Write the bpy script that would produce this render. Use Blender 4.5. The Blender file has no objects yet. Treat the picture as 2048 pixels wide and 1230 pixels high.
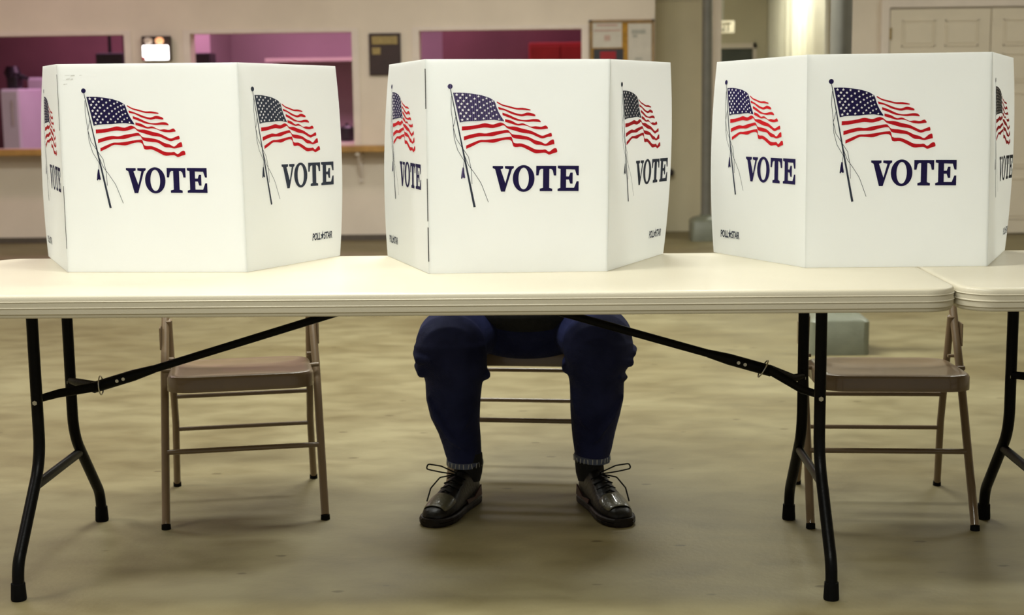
import bpy, bmesh, math, random
from mathutils import Vector, Matrix
from math import sin, cos, pi, radians
random.seed(7)
sc = bpy.context.scene
COL = sc.collection
# ------------------------------------------------------------------ camera
CAM = Vector((0.33449, -3.68157, 1.19965)); YAW, PIT, ROL, F = -0.03327, 0.148567, -0.0122329, 2964.04
FW = Vector((sin(YAW)*cos(PIT), cos(YAW)*cos(PIT), -sin(PIT)))
_r = FW.cross(Vector((0, 0, 1))).normalized(); _u = _r.cross(FW)
RT = _r*cos(ROL) + _u*sin(ROL); UP = -_r*sin(ROL) + _u*cos(ROL)
cd = bpy.data.cameras.new('camera'); cam = bpy.data.objects.new('camera', cd); COL.objects.link(cam)
m = Matrix((RT, UP, -FW)).transposed().to_4x4(); m.translation = CAM; cam.matrix_world = m
cd.sensor_width = 36; cd.lens = F*36/2048; cd.clip_end = 60
cd.dof.use_dof = True; cd.dof.focus_distance = 3.75; cd.dof.aperture_fstop = 4.0
sc.camera = cam
def at(x, y, Y):
    d = FW + RT*((x-1024)/F) - UP*((y-615)/F)
    return CAM + d*((Y-CAM.y)/d.y)
# ------------------------------------------------------------------ view, world, lights
sc.view_settings.view_transform = 'Standard'; sc.view_settings.look = 'None'
sc.view_settings.gamma = 1; sc.view_settings.use_curve_mapping = False
sc.view_settings.exposure = 0.22
w = bpy.data.worlds.new('world'); sc.world = w; w.use_nodes = True
w.node_tree.nodes['Background'].inputs[0].default_value = (1.0, 0.98, 0.92, 1)
w.node_tree.nodes['Background'].inputs[1].default_value = 0.25
def area(name, loc, size, energy, col=(.98, 1, .94), aim=None, sy=None, spread=180):
    l = bpy.data.lights.new(name, 'AREA'); l.energy = energy; l.color = col; l.size = size
    if sy: l.shape = 'RECTANGLE'; l.size_y = sy
    l.spread = radians(spread)
    o = bpy.data.objects.new(name, l); COL.objects.link(o); o.location = loc
    if aim is not None:
        o.rotation_euler = (Vector(aim)-Vector(loc)).to_track_quat('-Z', 'Y').to_euler()
    return o
area('hall_light', (-0.5, 1.0, 3.05), 1.3, 25, sy=.35)
area('hall_light', (-0.3, -0.45, 3.05), 1.3, 52, sy=.35)
area('hall_light', (0.1, -2.4, 3.05), 1.3, 60, sy=.35)
area('hall_light', (-3.2, -0.4, 3.05), 1.2, 44, (1, .93, .92), sy=.35)
area('hall_light', (0.2, 2.9, 3.05), 1.6, 112, sy=.5)
area('hall_light', (3.2, 3.2, 3.05), 1.3, 36, sy=.4)
area('hall_light', (-3.3, 3.2, 3.05), 1.3, 38, sy=.4)
area('hall_light', (-0.2, 6.0, 3.05), 1.0, 17, (1, .93, .88), sy=.3)
area('hall_light', (-3.6, 6.3, 3.05), 1.0, 15, (1, .68, .76), sy=.3)  # pink lamp added to tint the left back wall like spill from the kitchen
area('hall_light', (4.0, 6.0, 3.05), 1.0, 14, sy=.3)
area('kitchen_light', (-3.4, 9.6, 2.6), 1.2, 26, (1, .50, .80), sy=.4)
area('kitchen_light', (-1.3, 9.4, 2.6), 1.0, 22, (1, .52, .80), sy=.4)
area('kitchen_light', (0.2, 9.3, 2.6), .6, 5, (1, .5, .75), sy=.4)
area('corridor_light', (1.95, 8.9, 2.6), .4, 22, (.97, 1, .88))
# ------------------------------------------------------------------ materials
def mat(name, col, rough=.5, metal=0, scale=30, var=.12, bump=0.0, bscale=None, spec=.5, trans=0, emit=None, coat=0, col2=None):
    M = bpy.data.materials.new(name); M.use_nodes = True; nt = M.node_tree; N = nt.nodes; L = nt.links
    b = N['Principled BSDF']; b.inputs['Roughness'].default_value = rough; b.inputs['Metallic'].default_value = metal
    b.inputs['Specular IOR Level'].default_value = spec; b.inputs['Coat Weight'].default_value = coat
    tc = N.new('ShaderNodeTexCoord'); nz = N.new('ShaderNodeTexNoise'); nz.inputs['Scale'].default_value = scale
    nz.inputs['Detail'].default_value = 5
    L.new(tc.outputs['Object'], nz.inputs['Vector'])
    rp = N.new('ShaderNodeValToRGB'); rp.color_ramp.elements[0].position = .3; rp.color_ramp.elements[1].position = .7
    c2 = col2 or [min(1, c*(1+var)) for c in col]
    rp.color_ramp.elements[0].color = (*[c*(1-var) for c in col], 1) if not col2 else (*col, 1)
    rp.color_ramp.elements[1].color = (*c2, 1)
    L.new(nz.outputs['Fac'], rp.inputs['Fac']); L.new(rp.outputs['Color'], b.inputs['Base Color'])
    if bump:
        n2 = N.new('ShaderNodeTexNoise'); n2.inputs['Scale'].default_value = bscale or scale*4; n2.inputs['Detail'].default_value = 4
        L.new(tc.outputs['Object'], n2.inputs['Vector'])
        bp = N.new('ShaderNodeBump'); bp.inputs['Strength'].default_value = bump; bp.inputs['Distance'].default_value = .004
        L.new(n2.outputs['Fac'], bp.inputs['Height']); L.new(bp.outputs['Normal'], b.inputs['Normal'])
    if trans:
        tr = N.new('ShaderNodeBsdfTranslucent'); mx = N.new('ShaderNodeMixShader'); mx.inputs[0].default_value = trans
        tr.inputs['Color'].default_value = (*col, 1)
        L.new(b.outputs[0], mx.inputs[1]); L.new(tr.outputs[0], mx.inputs[2]); L.new(mx.outputs[0], N['Material Output'].inputs['Surface'])
    if emit:
        b.inputs['Emission Color'].default_value = (*emit[0], 1); b.inputs['Emission Strength'].default_value = emit[1]
    return M
def floor_mat():
    M = bpy.data.materials.new('sealed_concrete'); M.use_nodes = True; nt = M.node_tree; N = nt.nodes; L = nt.links
    b = N['Principled BSDF']; tc = N.new('ShaderNodeTexCoord')
    mp = N.new('ShaderNodeMapping'); mp.inputs['Scale'].default_value = (.6, 1.0, 1); L.new(tc.outputs['Object'], mp.inputs[0])
    def noise(s, d, src, dist=0):
        n = N.new('ShaderNodeTexNoise'); n.inputs['Scale'].default_value = s; n.inputs['Detail'].default_value = d
        n.inputs['Distortion'].default_value = dist; L.new(src, n.inputs['Vector']); return n
    n1 = noise(1.5, 6, mp.outputs[0], .6); n2 = noise(9, 8, mp.outputs[0], .3); n3 = noise(60, 3, tc.outputs['Object'])
    r1 = N.new('ShaderNodeValToRGB'); e = r1.color_ramp.elements
    e[0].position = .33; e[0].color = (.172, .138, .060, 1); e[1].position = .67; e[1].color = (.275, .24, .128, 1)
    L.new(n1.outputs['Fac'], r1.inputs[0])
    r2 = N.new('ShaderNodeValToRGB'); e = r2.color_ramp.elements
    e[0].position = .3; e[0].color = (.66, .63, .55, 1); e[1].position = .62; e[1].color = (1, 1, 1, 1)
    L.new(n2.outputs['Fac'], r2.inputs[0])
    mx = N.new('ShaderNodeMixRGB'); mx.blend_type = 'MULTIPLY'; mx.inputs[0].default_value = .8
    L.new(r1.outputs[0], mx.inputs[1]); L.new(r2.outputs[0], mx.inputs[2])
    # dark specks and scuffs
    mp2 = N.new('ShaderNodeMapping'); mp2.inputs['Scale'].default_value = (4.5, 9, 1); L.new(tc.outputs['Object'], mp2.inputs[0])
    vo = N.new('ShaderNodeTexVoronoi'); vo.inputs['Scale'].default_value = 1.0; vo.inputs['Randomness'].default_value = 1; L.new(mp2.outputs[0], vo.inputs['Vector'])
    n4 = noise(40, 3, tc.outputs['Object'])
    ad = N.new('ShaderNodeMath'); ad.operation = 'MULTIPLY_ADD'; ad.inputs[1].default_value = .07; L.new(n4.outputs['Fac'], ad.inputs[0]); L.new(vo.outputs['Distance'], ad.inputs[2])
    r3 = N.new('ShaderNodeValToRGB'); e = r3.color_ramp.elements
    e[0].position = .088; e[0].color = (.45, .40, .30, 1); e[1].position = .125; e[1].color = (1, 1, 1, 1)
    L.new(ad.outputs[0], r3.inputs[0])
    mx2 = N.new('ShaderNodeMixRGB'); mx2.blend_type = 'MULTIPLY'; mx2.inputs[0].default_value = .8
    L.new(mx.outputs[0], mx2.inputs[1]); L.new(r3.outputs[0], mx2.inputs[2])
    L.new(mx2.outputs[0], b.inputs['Base Color'])
    rr = N.new('ShaderNodeMapRange'); rr.inputs['To Min'].default_value = .42; rr.inputs['To Max'].default_value = .62
    L.new(n2.outputs['Fac'], rr.inputs['Value']); L.new(rr.outputs[0], b.inputs['Roughness'])
    bp = N.new('ShaderNodeBump'); bp.inputs['Strength'].default_value = .25; bp.inputs['Distance'].default_value = .003
    L.new(n3.outputs['Fac'], bp.inputs['Height']); L.new(bp.outputs[0], b.inputs['Normal'])
    b.inputs['Specular IOR Level'].default_value = .35
    return M
def denim_mat(name, c0, c1):
    M = mat(name, c0, .85, scale=7, col2=c1, spec=.2)
    nt = M.node_tree; N = nt.nodes; L = nt.links; b = N['Principled BSDF']
    tc = N.new('ShaderNodeTexCoord'); wv = N.new('ShaderNodeTexWave'); wv.wave_type = 'BANDS'; wv.bands_direction = 'DIAGONAL'
    wv.inputs['Scale'].default_value = 180; wv.inputs['Distortion'].default_value = 2; L.new(tc.outputs['Object'], wv.inputs['Vector'])
    n = N.new('ShaderNodeTexNoise'); n.inputs['Scale'].default_value = 22; n.inputs['Detail'].default_value = 4; L.new(tc.outputs['Object'], n.inputs['Vector'])
    ad = N.new('ShaderNodeMath'); ad.operation = 'MULTIPLY_ADD'; ad.inputs[1].default_value = .12; L.new(wv.outputs['Fac'], ad.inputs[0]); L.new(n.outputs['Fac'], ad.inputs[2])
    bp = N.new('ShaderNodeBump'); bp.inputs['Strength'].default_value = .6; bp.inputs['Distance'].default_value = .008
    L.new(ad.outputs[0], bp.inputs['Height']); L.new(bp.outputs[0], b.inputs['Normal'])
    return M
def stripe_navy():
    M = mat('navy_print_streaked', (.035, .02, .13), .8, scale=200, var=.1)
    nt = M.node_tree; N = nt.nodes; L = nt.links; b = N['Principled BSDF']
    tc = N.new('ShaderNodeTexCoord'); wv = N.new('ShaderNodeTexWave'); wv.bands_direction = 'X'; wv.inputs['Scale'].default_value = 60
    wv.inputs['Distortion'].default_value = 1.0; wv.inputs['Detail Scale'].default_value = 3; L.new(tc.outputs['Object'], wv.inputs['Vector'])
    rp = N.new('ShaderNodeValToRGB'); rp.color_ramp.elements[0].position = .35; rp.color_ramp.elements[0].color = (.014, .009, .055, 1)
    rp.color_ramp.elements[1].position = .9; rp.color_ramp.elements[1].color = (.09, .06, .17, 1)
    L.new(wv.outputs['Fac'], rp.inputs[0]); L.new(rp.outputs[0], b.inputs['Base Color']); return M
MT = dict(
    floor=floor_mat(),
    wall=mat('painted_wall', (.78, .69, .57), .75, scale=3, var=.05, bump=.1, bscale=120),
    wall_green=mat('olive_painted_wall', (.62, .56, .38), .7, scale=3, var=.05, bump=.1, bscale=120),
    trimw=mat('cream_trim', (.78, .69, .60), .5, scale=8, var=.04),
    ceil=mat('ceiling_tile', (.7, .66, .55), .9, scale=20, var=.05),
    plastic=mat('cream_plastic', (.60, .55, .42), .36, scale=5, var=.03, bump=.12, bscale=400),
    plastic_low=mat('cream_plastic_under', (.62, .56, .42), .6, scale=5, var=.03),
    black=mat('black_powder_coat', (.004, .004, .004), .35, scale=40, var=.2, bump=.1, spec=.10),
    rubber=mat('black_rubber', (.004, .004, .004), .7, scale=40, var=.2, spec=.1),
    steel=mat('zinc_steel', (.62, .6, .55), .3, metal=1, scale=60, var=.1),
    chair=mat('taupe_enamel', (.20, .138, .078), .34, scale=12, var=.08, bump=.05, bscale=300, coat=.35),
    panel=mat('white_corrugated_plastic', (.91, .92, .91), .55, scale=3, var=.015, trans=.6),
    navy=mat('navy_print', (.010, .006, .048), .8, spec=.15, scale=200, var=.15),
    navy2=stripe_navy(),
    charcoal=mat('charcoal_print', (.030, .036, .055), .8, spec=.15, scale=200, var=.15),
    red=mat('red_print', (.46, .006, .012), .8, spec=.15, scale=200, var=.08),
    star=mat('white_print', (.85, .83, .85), .5, scale=200, var=.02),
    scuff=mat('grey_scuff', (.60, .60, .57), .6, scale=90, var=.1),
    slit=mat('dark_fold_gap', (.05, .05, .05), .8, scale=90, var=.1),
    wood=mat('varnished_pine', (.42, .23, .06), .4, scale=9, var=.25),
    frame=mat('oak_frame', (.30, .19, .08), .5, scale=20, var=.2),
    cork=mat('cork', (.42, .22, .03), .9, scale=80, var=.3),
    paper=mat('paper', (.62, .58, .50), .8, scale=14, var=.05),
    brown=mat('dark_brown_board', (.035, .014, .012), .5, scale=14, var=.2),
    brass=mat('aged_brass', (.33, .24, .09), .45, metal=.4, scale=30, var=.15),
    purple=mat('kitchen_wall_paint', (.50, .38, .42), .7, scale=2, var=.06),
    maroon=mat('maroon_wall_paint', (.16, .07, .08), .7, scale=2, var=.15),
    reddoor=mat('red_cabinet_paint', (.35, .02, .015), .5, scale=5, var=.2),
    appliance=mat('white_enamel', (.70, .68, .74), .35, scale=5, var=.03),
    darkobj=mat('black_plastic', (.015, .012, .018), .4, scale=30, var=.2),
    grey=mat('grey_post_paint', (.15, .145, .12), .45, scale=10, var=.1, bump=.1),
    greyb=mat('grey_base_paint', (.17, .18, .13), .4, scale=14, var=.1, bump=.2, bscale=80),
    door=mat('beige_door_paint', (.74, .66, .52), .5, scale=6, var=.03),
    streak_sheet=mat('cream_streak_sheet', (.72, .70, .58), .3, scale=6, var=.04),
    glow=mat('lit_panel', (1, .97, .95), .5, emit=((1, .95, .93), 5)),
    lampglow=mat('warm_lamp_lens', (1, .6, .35), .4, emit=((1, .42, .18), .8)),
    redlens=mat('red_lens', (.7, .05, .08), .4, scale=30),
    signw=mat('pale_sign_face', (.55, .50, .38), .5, emit=((1, .9, .65), .12)),
    signd=mat('dark_sign_letters', (.10, .08, .04), .6, scale=30),
    darkdoor=mat('dark_green_door', (.06, .065, .045), .5, scale=6, var=.15),
    denim=denim_mat('indigo_denim', (.006, .008, .038), (.026, .033, .110)),
    hem=denim_mat('faded_denim_hem', (.05, .06, .12), (.16, .19, .27)),
    jacket=mat('black_knit', (.012, .013, .016), .9, scale=60, var=.3, bump=.4, bscale=300),
    skin=mat('skin', (.55, .33, .23), .5, scale=20, var=.08, bump=.15, bscale=200),
    hair=mat('greying_brown_hair', (.09, .065, .045), .6, scale=90, var=.4, bump=.6, bscale=150),
    sock=mat('black_sock', (.008, .008, .008), .95, scale=60, var=.3, bump=.3),
    shoe=mat('black_shoe_leather', (.006, .005, .004), .38, scale=25, var=.3, bump=.3, coat=0, spec=.35),
    toe=mat('worn_olive_leather', (.085, .078, .045), .3, scale=40, var=.35, bump=.3, coat=.3),
    sole=mat('dark_rubber_sole', (.012, .008, .006), .5, scale=40, var=.3, spec=.25),
    accent=mat('maroon_shoe_trim', (.045, .012, .012), .35, scale=40, var=.3),
    eye=mat('eye_white', (.7, .7, .68), .2),
)
# ------------------------------------------------------------------ helpers
class MB:
    def __init__(s): s.v = []; s.f = []; s.m = []; s.sm = []
    def add(s, vs, fs, mi=0, smooth=True):
        o = len(s.v); s.v += [tuple(x) for x in vs]
        for f in fs: s.f.append([i+o for i in f]); s.m.append(mi); s.sm.append(smooth)
        return s
    def box(s, a, b, mi=0, bev=0):
        x0, y0, z0 = a; x1, y1, z1 = b
        if bev:
            # chamfered box: rounded in all three directions
            bm = bmesh.new(); bmesh.ops.create_cube(bm, size=1)
            for v in bm.verts: v.co = Vector(((x0+x1)/2+v.co.x*(x1-x0), (y0+y1)/2+v.co.y*(y1-y0), (z0+z1)/2+v.co.z*(z1-z0)))
            bmesh.ops.bevel(bm, geom=bm.edges[:], offset=bev, segments=3, affect='EDGES', profile=.5)
            bm.verts.index_update()
            s.add([v.co[:] for v in bm.verts], [[v.index for v in f.verts] for f in bm.faces], mi, False); bm.free(); return s
        return s.add([(x0, y0, z0), (x1, y0, z0), (x1, y1, z0), (x0, y1, z0), (x0, y0, z1), (x1, y0, z1), (x1, y1, z1), (x0, y1, z1)],
                     [(0, 3, 2, 1), (4, 5, 6, 7), (0, 1, 5, 4), (1, 2, 6, 5), (2, 3, 7, 6), (3, 0, 4, 7)], mi, False)
    def rings(s, R, mi=0, cap=True, closed=False, smooth=True):
        n = len(R[0]); vs = [p for r in R for p in r]; fs = []
        K = len(R)
        for k in range(K if closed else K-1):
            a = k*n; b = ((k+1) % K)*n
            for i in range(n): j = (i+1) % n; fs.append((a+i, a+j, b+j, b+i))
        s.add(vs, fs, mi, smooth)
        if cap and not closed:
            s.add(R[0], [tuple(range(n-1, -1, -1))], mi, False); s.add(R[-1], [tuple(range(n))], mi, False)
        return s
    def tube(s, P, r, n=14, mi=0, ref=None, flat=1.0, cap=True, closed=False):
        P = [Vector(p) for p in P]; rr = r if isinstance(r, (list, tuple)) else [r]*len(P)
        R = []; prev = Vector(ref) if ref else None
        for i, p in enumerate(P):
            if closed: t = P[(i+1) % len(P)]-P[i-1]
            else: t = P[min(i+1, len(P)-1)]-P[max(i-1, 0)]
            t.normalize()
            if prev is None: prev = Vector((0, 0, 1)) if abs(t.z) < .9 else Vector((1, 0, 0))
            a = prev - t*prev.dot(t)
            a.normalize(); b = t.cross(a); prev = a
            R.append([p + a*rr[i]*cos(2*pi*k/n) + b*rr[i]*flat*sin(2*pi*k/n) for k in range(n)])
        return s.rings(R, mi, cap, closed)
    def loft(s, P, n=28, mi=0, ref=(1, 0, 0)):      # (x,y,z,rx,ry): rx along ref, ry across
        C = [Vector(p[:3]) for p in P]; R = []
        for i, p in enumerate(P):
            t = (C[min(i+1, len(C)-1)]-C[max(i-1, 0)]).normalized()
            a = Vector(ref); a = (a-t*a.dot(t)).normalized(); b = t.cross(a)
            R.append([C[i]+a*p[3]*cos(2*pi*k/n)+b*p[4]*sin(2*pi*k/n) for k in range(n)])
        return s.rings(R, mi)
    def ell(s, c, r, n=20, mi=0):
        R = []
        for i in range(1, n):
            t = pi*i/n; R.append([(c[0]+r[0]*sin(t)*cos(2*pi*k/(2*n)), c[1]+r[1]*sin(t)*sin(2*pi*k/(2*n)), c[2]-r[2]*cos(t)) for k in range(2*n)])
        return s.rings(R, mi)
    def prism(s, poly, z0, z1, mi=0):       # poly in xy
        n = len(poly)
        return s.rings([[(x, y, z0) for x, y in poly], [(x, y, z1) for x, y in poly]], mi, smooth=False)
    def build(s, name, mats, parent=None, mods=()):
        me = bpy.data.meshes.new(name)
        off = parent_world(parent) if parent else Vector((0, 0, 0))
        me.from_pydata([tuple(Vector(v)-off) for v in s.v], [], s.f); me.update()
        if not isinstance(mats, (list, tuple)): mats = [mats]
        for q in mats: me.materials.append(q)
        for p, mi, sm in zip(me.polygons, s.m, s.sm): p.material_index = mi; p.use_smooth = sm
        bm = bmesh.new(); bm.from_mesh(me); bmesh.ops.remove_doubles(bm, verts=bm.verts, dist=1e-6)
        if s.v and name not in NOFIX: bmesh.ops.recalc_face_normals(bm, faces=bm.faces)
        for e_ in bm.edges:
            if len(e_.link_faces) == 2 and e_.calc_face_angle(0) > .7: e_.smooth = False
        bm.to_mesh(me); bm.free()
        o = bpy.data.objects.new(name, me); COL.objects.link(o)
        if parent: o.parent = parent
        for kind, kw in mods:
            q = o.modifiers.new(kind.lower(), kind)
            for k, v in kw.items(): setattr(q, k, v)
        return o
NOFIX = {'flag_print', 'vote_lettering', 'maker_logo'}
def parent_world(o):
    p = Vector((0, 0, 0))
    while o: p += o.location; o = o.parent
    return p
def tag(o, label=None, cat=None, group=None, kind=None):
    if label: o['label'] = label
    if cat: o['category'] = cat
    if group: o['group'] = group
    if kind: o['kind'] = kind
    return o
def thing(name, loc, label, cat, group=None):
    o = bpy.data.objects.new(name, None); COL.objects.link(o); o.location = loc; o.empty_display_size = .1
    return tag(o, label, cat, group)
def struct(name, mb, m): return tag(mb.build(name, m), kind='structure')
def copy_tree(o, parent=None):
    c = o.copy(); COL.objects.link(c); c.parent = parent
    for ch in list(o.children): copy_tree(ch, c)
    return c
def fillet(P, r, n=6):
    P = [Vector(p) for p in P]; out = [P[0]]
    for i in range(1, len(P)-1):
        a = (P[i-1]-P[i]); b = (P[i+1]-P[i]); la, lb = a.length, b.length; a.normalize(); b.normalize()
        ang = a.angle(b); rr = r[i-1] if isinstance(r, (list, tuple)) else r
        d = min(rr/math.tan(ang/2), la*.48, lb*.48)
        p0 = P[i]+a*d; p1 = P[i]+b*d
        for k in range(n+1):
            t = k/n; out.append(p0*(1-t)**2+P[i]*2*t*(1-t)+p1*t*t)
    out.append(P[-1]); return out
def text_mesh(body, size, extrude=0.0, shear=0.0, bold=0.0, sx=1.0):
    cu = bpy.data.curves.new('lettering', 'FONT'); cu.body = body; cu.size = size; cu.extrude = extrude; cu.shear = shear; cu.offset = bold
    cu.align_x = 'LEFT'
    o = bpy.data.objects.new('lettering', cu); COL.objects.link(o)
    dg = bpy.context.evaluated_depsgraph_get(); me = bpy.data.meshes.new_from_object(o.evaluated_get(dg))
    vs = [(v.co.x*sx, v.co.y, v.co.z) for v in me.vertices]; fs = [tuple(p.vertices) for p in me.polygons]
    COL.objects.unlink(o); bpy.data.objects.remove(o); bpy.data.curves.remove(cu); bpy.data.meshes.remove(me)
    return vs, fs
# ------------------------------------------------------------------ room
struct('floor', MB().box((-6.5, -4.6, -.1), (6.5, 13, 0)), MT['floor'])
struct('ceiling', MB().box((-6.5, -4.6, 3.1), (6.5, 13, 3.2)), MT['ceil'])
struct('wall_left', MB().box((-6.6, -4.6, 0), (-6.5, 13, 3.1)), MT['wall'])
struct('wall_right', MB().box((6.5, -4.6, 0), (6.6, 13, 3.1)), MT['wall'])
W0, W1 = 8.0, 8.15
OPEN = [(-4.9, -3.065), (-2.545, -1.278), (-.751, .511)]
wb = MB(); wb.box((-6.5, W0, 0), (1.078, W1, .75)); wb.box((-6.5, W0, 1.63), (1.078, W1, 3.1))
xs = [-6.5] + [v for o in OPEN for v in o] + [1.078]
for i in range(0, len(xs), 2): wb.box((xs[i], W0, .75), (xs[i+1], W1, 1.63))
struct('wall_back', wb, MT['wall'])
struct('wall_recess_side', MB().box((1.0, W1, 0), (1.078, 8.5, 3.1)), MT['wall_green'])
struct('wall_recess', MB().box((1.078, 8.5, 0), (1.52, 8.6, 3.1)), MT['wall_green'])
struct('wall_pier', MB().box((1.52, 8.05, 0), (1.595, 11.4, 3.1)), MT['wall'])
struct('wall_right_back', MB().box((2.47, 8.05, 0), (6.5, 8.2, 3.1)), MT['wall'])
struct('wall_corridor_right', MB().box((2.52, 8.2, 0), (2.60, 11.4, 3.1)), MT['wall_green'])
struct('wall_corridor_end', MB().box((1.0, 11.4, 0), (2.6, 11.5, 3.1)), MT['wall_green'])
struct('wall_kitchen_back', MB().box((-6.5, 11.2, 0), (1.0, 11.3, 3.1)), MT['purple'])
struct('wall_kitchen_right', MB().box((.92, 8.6, 0), (1.0, 11.2, 3.1)), MT['purple'])
# darker painted partitions inside the kitchen
p0 = at(60, 90, 10.6); p1 = at(250, 90, 10.6)
struct('wall_kitchen_left', MB().box((-5.6, 10.5, 0), (p1.x, 10.6, 3.1)), MT['maroon'])
a = at(885, 90, 10.0)
struct('wall_kitchen_middle', MB().box((a.x, 10.0, 0), (.92, 10.1, 3.1)), MT['maroon'])
c = at(425, 90, 10.4)
struct('trim_1', MB().box((c.x-.25, 10.3, 0), (c.x, 11.2, 3.1)), MT['purple'])
s0 = at(530, 124, 10.6); s1 = at(720, 114, 10.6)
struct('trim_2', MB().box((s0.x, 10.6, s0.z), (s1.x+.2, 11.2, s1.z)), MT['trimw'])
k = 3
for a0, b0 in OPEN:
    t = MB()
    t.box((b0, W0-.012, .75), (b0+.055, W0, 1.66)); t.box((a0-.055, W0-.012, .75), (a0, W0, 1.66)); t.box((a0, W0-.012, 1.63), (b0, W0, 1.66))
    struct('trim_%d' % k, t, MT['trimw']); k += 1
led = MB().box((-5.0, 7.78, .704), (1.0, 7.984, .752), bev=.008)
tag(led.build('serving_counter', MT['wood']), 'long varnished wooden counter ledge under the kitchen serving openings', 'counter')
for i, x in enumerate((722, 180, 1060)):
    p = at(x, 320, 8.0); br = MB()
    br.box((p.x-.015, 7.97, .46), (p.x+.015, 8.0, .703)); br.box((p.x-.015, 7.80, .68), (p.x+.015, 8.0, .703))
    br.tube([(p.x, 7.985, .48), (p.x, 7.83, .69)], .009)
    tag(br.build('shelf_bracket', MT['trimw']), ['painted bracket under the wooden ledge, between the left and middle booths', 'painted bracket under the wooden ledge, behind the left booth', 'painted bracket under the wooden ledge, behind the middle booth'][i], 'bracket', 'brackets under the serving ledge')
struct('floor_reflection_strip', MB().box((-6.5, 7.985, 0), (1.078, 8.0, .045)), mat('dark_reflection', (.10, .08, .06), .6))  # dark strip painted in for the floor's dark reflection at the wall foot
# recess door with its black knob
rd = MB().box((1.10, 8.465, 0), (1.50, 8.5, 1.85), bev=.004)
d1 = struct('door_1', rd, MT['wall_green'])
kp = at(1340, 345, 8.4); MB().tube([(kp.x, 8.465, kp.z), (kp.x, 8.42, kp.z)], .012).ell((kp.x, 8.40, kp.z), (.034, .03, .034), 10).build('door_knob', MT['darkobj'], d1)
# double doors on the right
dz = 1.745
def panel_door(name, x0, x1, hinge_side):
    d = struct(name, MB().box((x0, 8.012, .01), (x1, 8.05, dz), bev=.004), MT['door'])
    w_ = x1-x0; pn = MB()
    for zz0, zz1 in ((.12, .44), (.52, 1.10), (1.18, 1.40), (1.46, 1.66)):
        for f0, f1 in ((.12, .45), (.55, .88)):
            xa, xb = x0+w_*f0, x0+w_*f1; g = .022
            for q in ((xa, zz0, xb, zz0+g*.4), (xa, zz1-g*.4, xb, zz1), (xa, zz0, xa+g*.4, zz1), (xb-g*.4, zz0, xb, zz1)):
                pn.box((q[0], 8.004, q[1]), (q[2], 8.013, q[3]))
            pn.box((xa+g, 8.006, zz0+g), (xb-g, 8.0125, zz1-g), bev=.003)
    pn.build('door_panelling', MT['door'], d)
    for zz in (.22, .90, 1.56):
        xh = x0 if hinge_side < 0 else x1
        MB().box((xh-.012, 8.002, zz-.045), (xh+.012, 8.014, zz+.045)).tube([(xh, 8.0, zz-.045), (xh, 8.0, zz+.045)], .007).build('hinge', MT['brass'], d)
    return d
panel_door('door_2', 2.885, 3.653, -1); panel_door('door_3', 3.659, 4.427, 1)
fr = MB(); fr.box((2.815, 8.0, 0), (2.878, 8.05, dz+.075)); fr.box((4.434, 8.0, 0), (4.497, 8.05, dz+.075)); fr.box((2.878, 8.0, dz+.012), (4.434, 8.05, dz+.075))
struct('trim_6', fr, MT['trimw'])
struct('baseboard_right', MB().box((2.47, 8.035, 0), (2.815, 8.05, .08)), MT['trimw'])
# corridor: dark door at its end, added pleats shaping the light streaks on its right wall
e0 = at(1400, 98, 11.38); e1 = at(1505, 98, 11.38)
d4 = struct('door_4', MB().box((e0.x, 11.36, 0), (e1.x, 11.4, e0.z), bev=.004), MT['darkdoor'])
MB().box((e1.x, 11.33, 0), (e1.x+.035, 11.4, e0.z+.05)).box((e0.x, 11.33, e0.z), (e1.x+.035, 11.4, e0.z+.05)).build('door_frame', MT['wall'], d4)
pa = thing('streak_pleats', (2.36, 9.4, 0), 'pale glossy pleats added to shape the light streaks on the corridor wall, left of the near grey post', 'partition')
V = []; n = 60; pm = MB(); R = []
for i in range(n+1):
    y = 8.12 + i/n*2.9; x = 2.40 + .055*sin(i*1.05) + .012*sin(i*2.3)
    V.append((x, y))
poly = V + [(x+.006, y) for x, y in reversed(V)]
for i in range(n):
    (xa, ya), (xb, yb) = V[i], V[i+1]
    pm.add([(xa, ya, .02), (xb, yb, .02), (xb, yb, 2.5), (xa, ya, 2.5)], [(0, 1, 2, 3)])
pm.build('pleated_sheet', MT['streak_sheet'], pa, mods=[('SOLIDIFY', dict(thickness=.006))])
MB().box((2.33, 8.1, 2.5), (2.47, 11.05, 2.54)).build('top_strip', MT['trimw'], pa)
# exit sign hung in the corridor
ex = at(1452, 54, 9.9)
es = thing('exit_sign', (ex.x, 9.9, ex.z), 'small pale exit sign hanging in the corridor beside the far grey post', 'sign')
MB().box((ex.x-.13, 9.88, ex.z-.055), (ex.x+.075, 9.91, ex.z+.055), bev=.006).build('housing', MT['signw'], es)
vs, fs = text_mesh('EXIT', .105, .002, bold=.003, sx=.72)
MB().add([(x+ex.x-.118, 9.878-z, y+ex.z-.036) for x, y, z in vs], fs, smooth=False).build('lettering', MT['signd'], es)
MB().tube([(ex.x-.03, 9.895, ex.z+.05), (ex.x-.03, 9.895, 3.1)], .006).build('hanger', MT['grey'], es)
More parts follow.
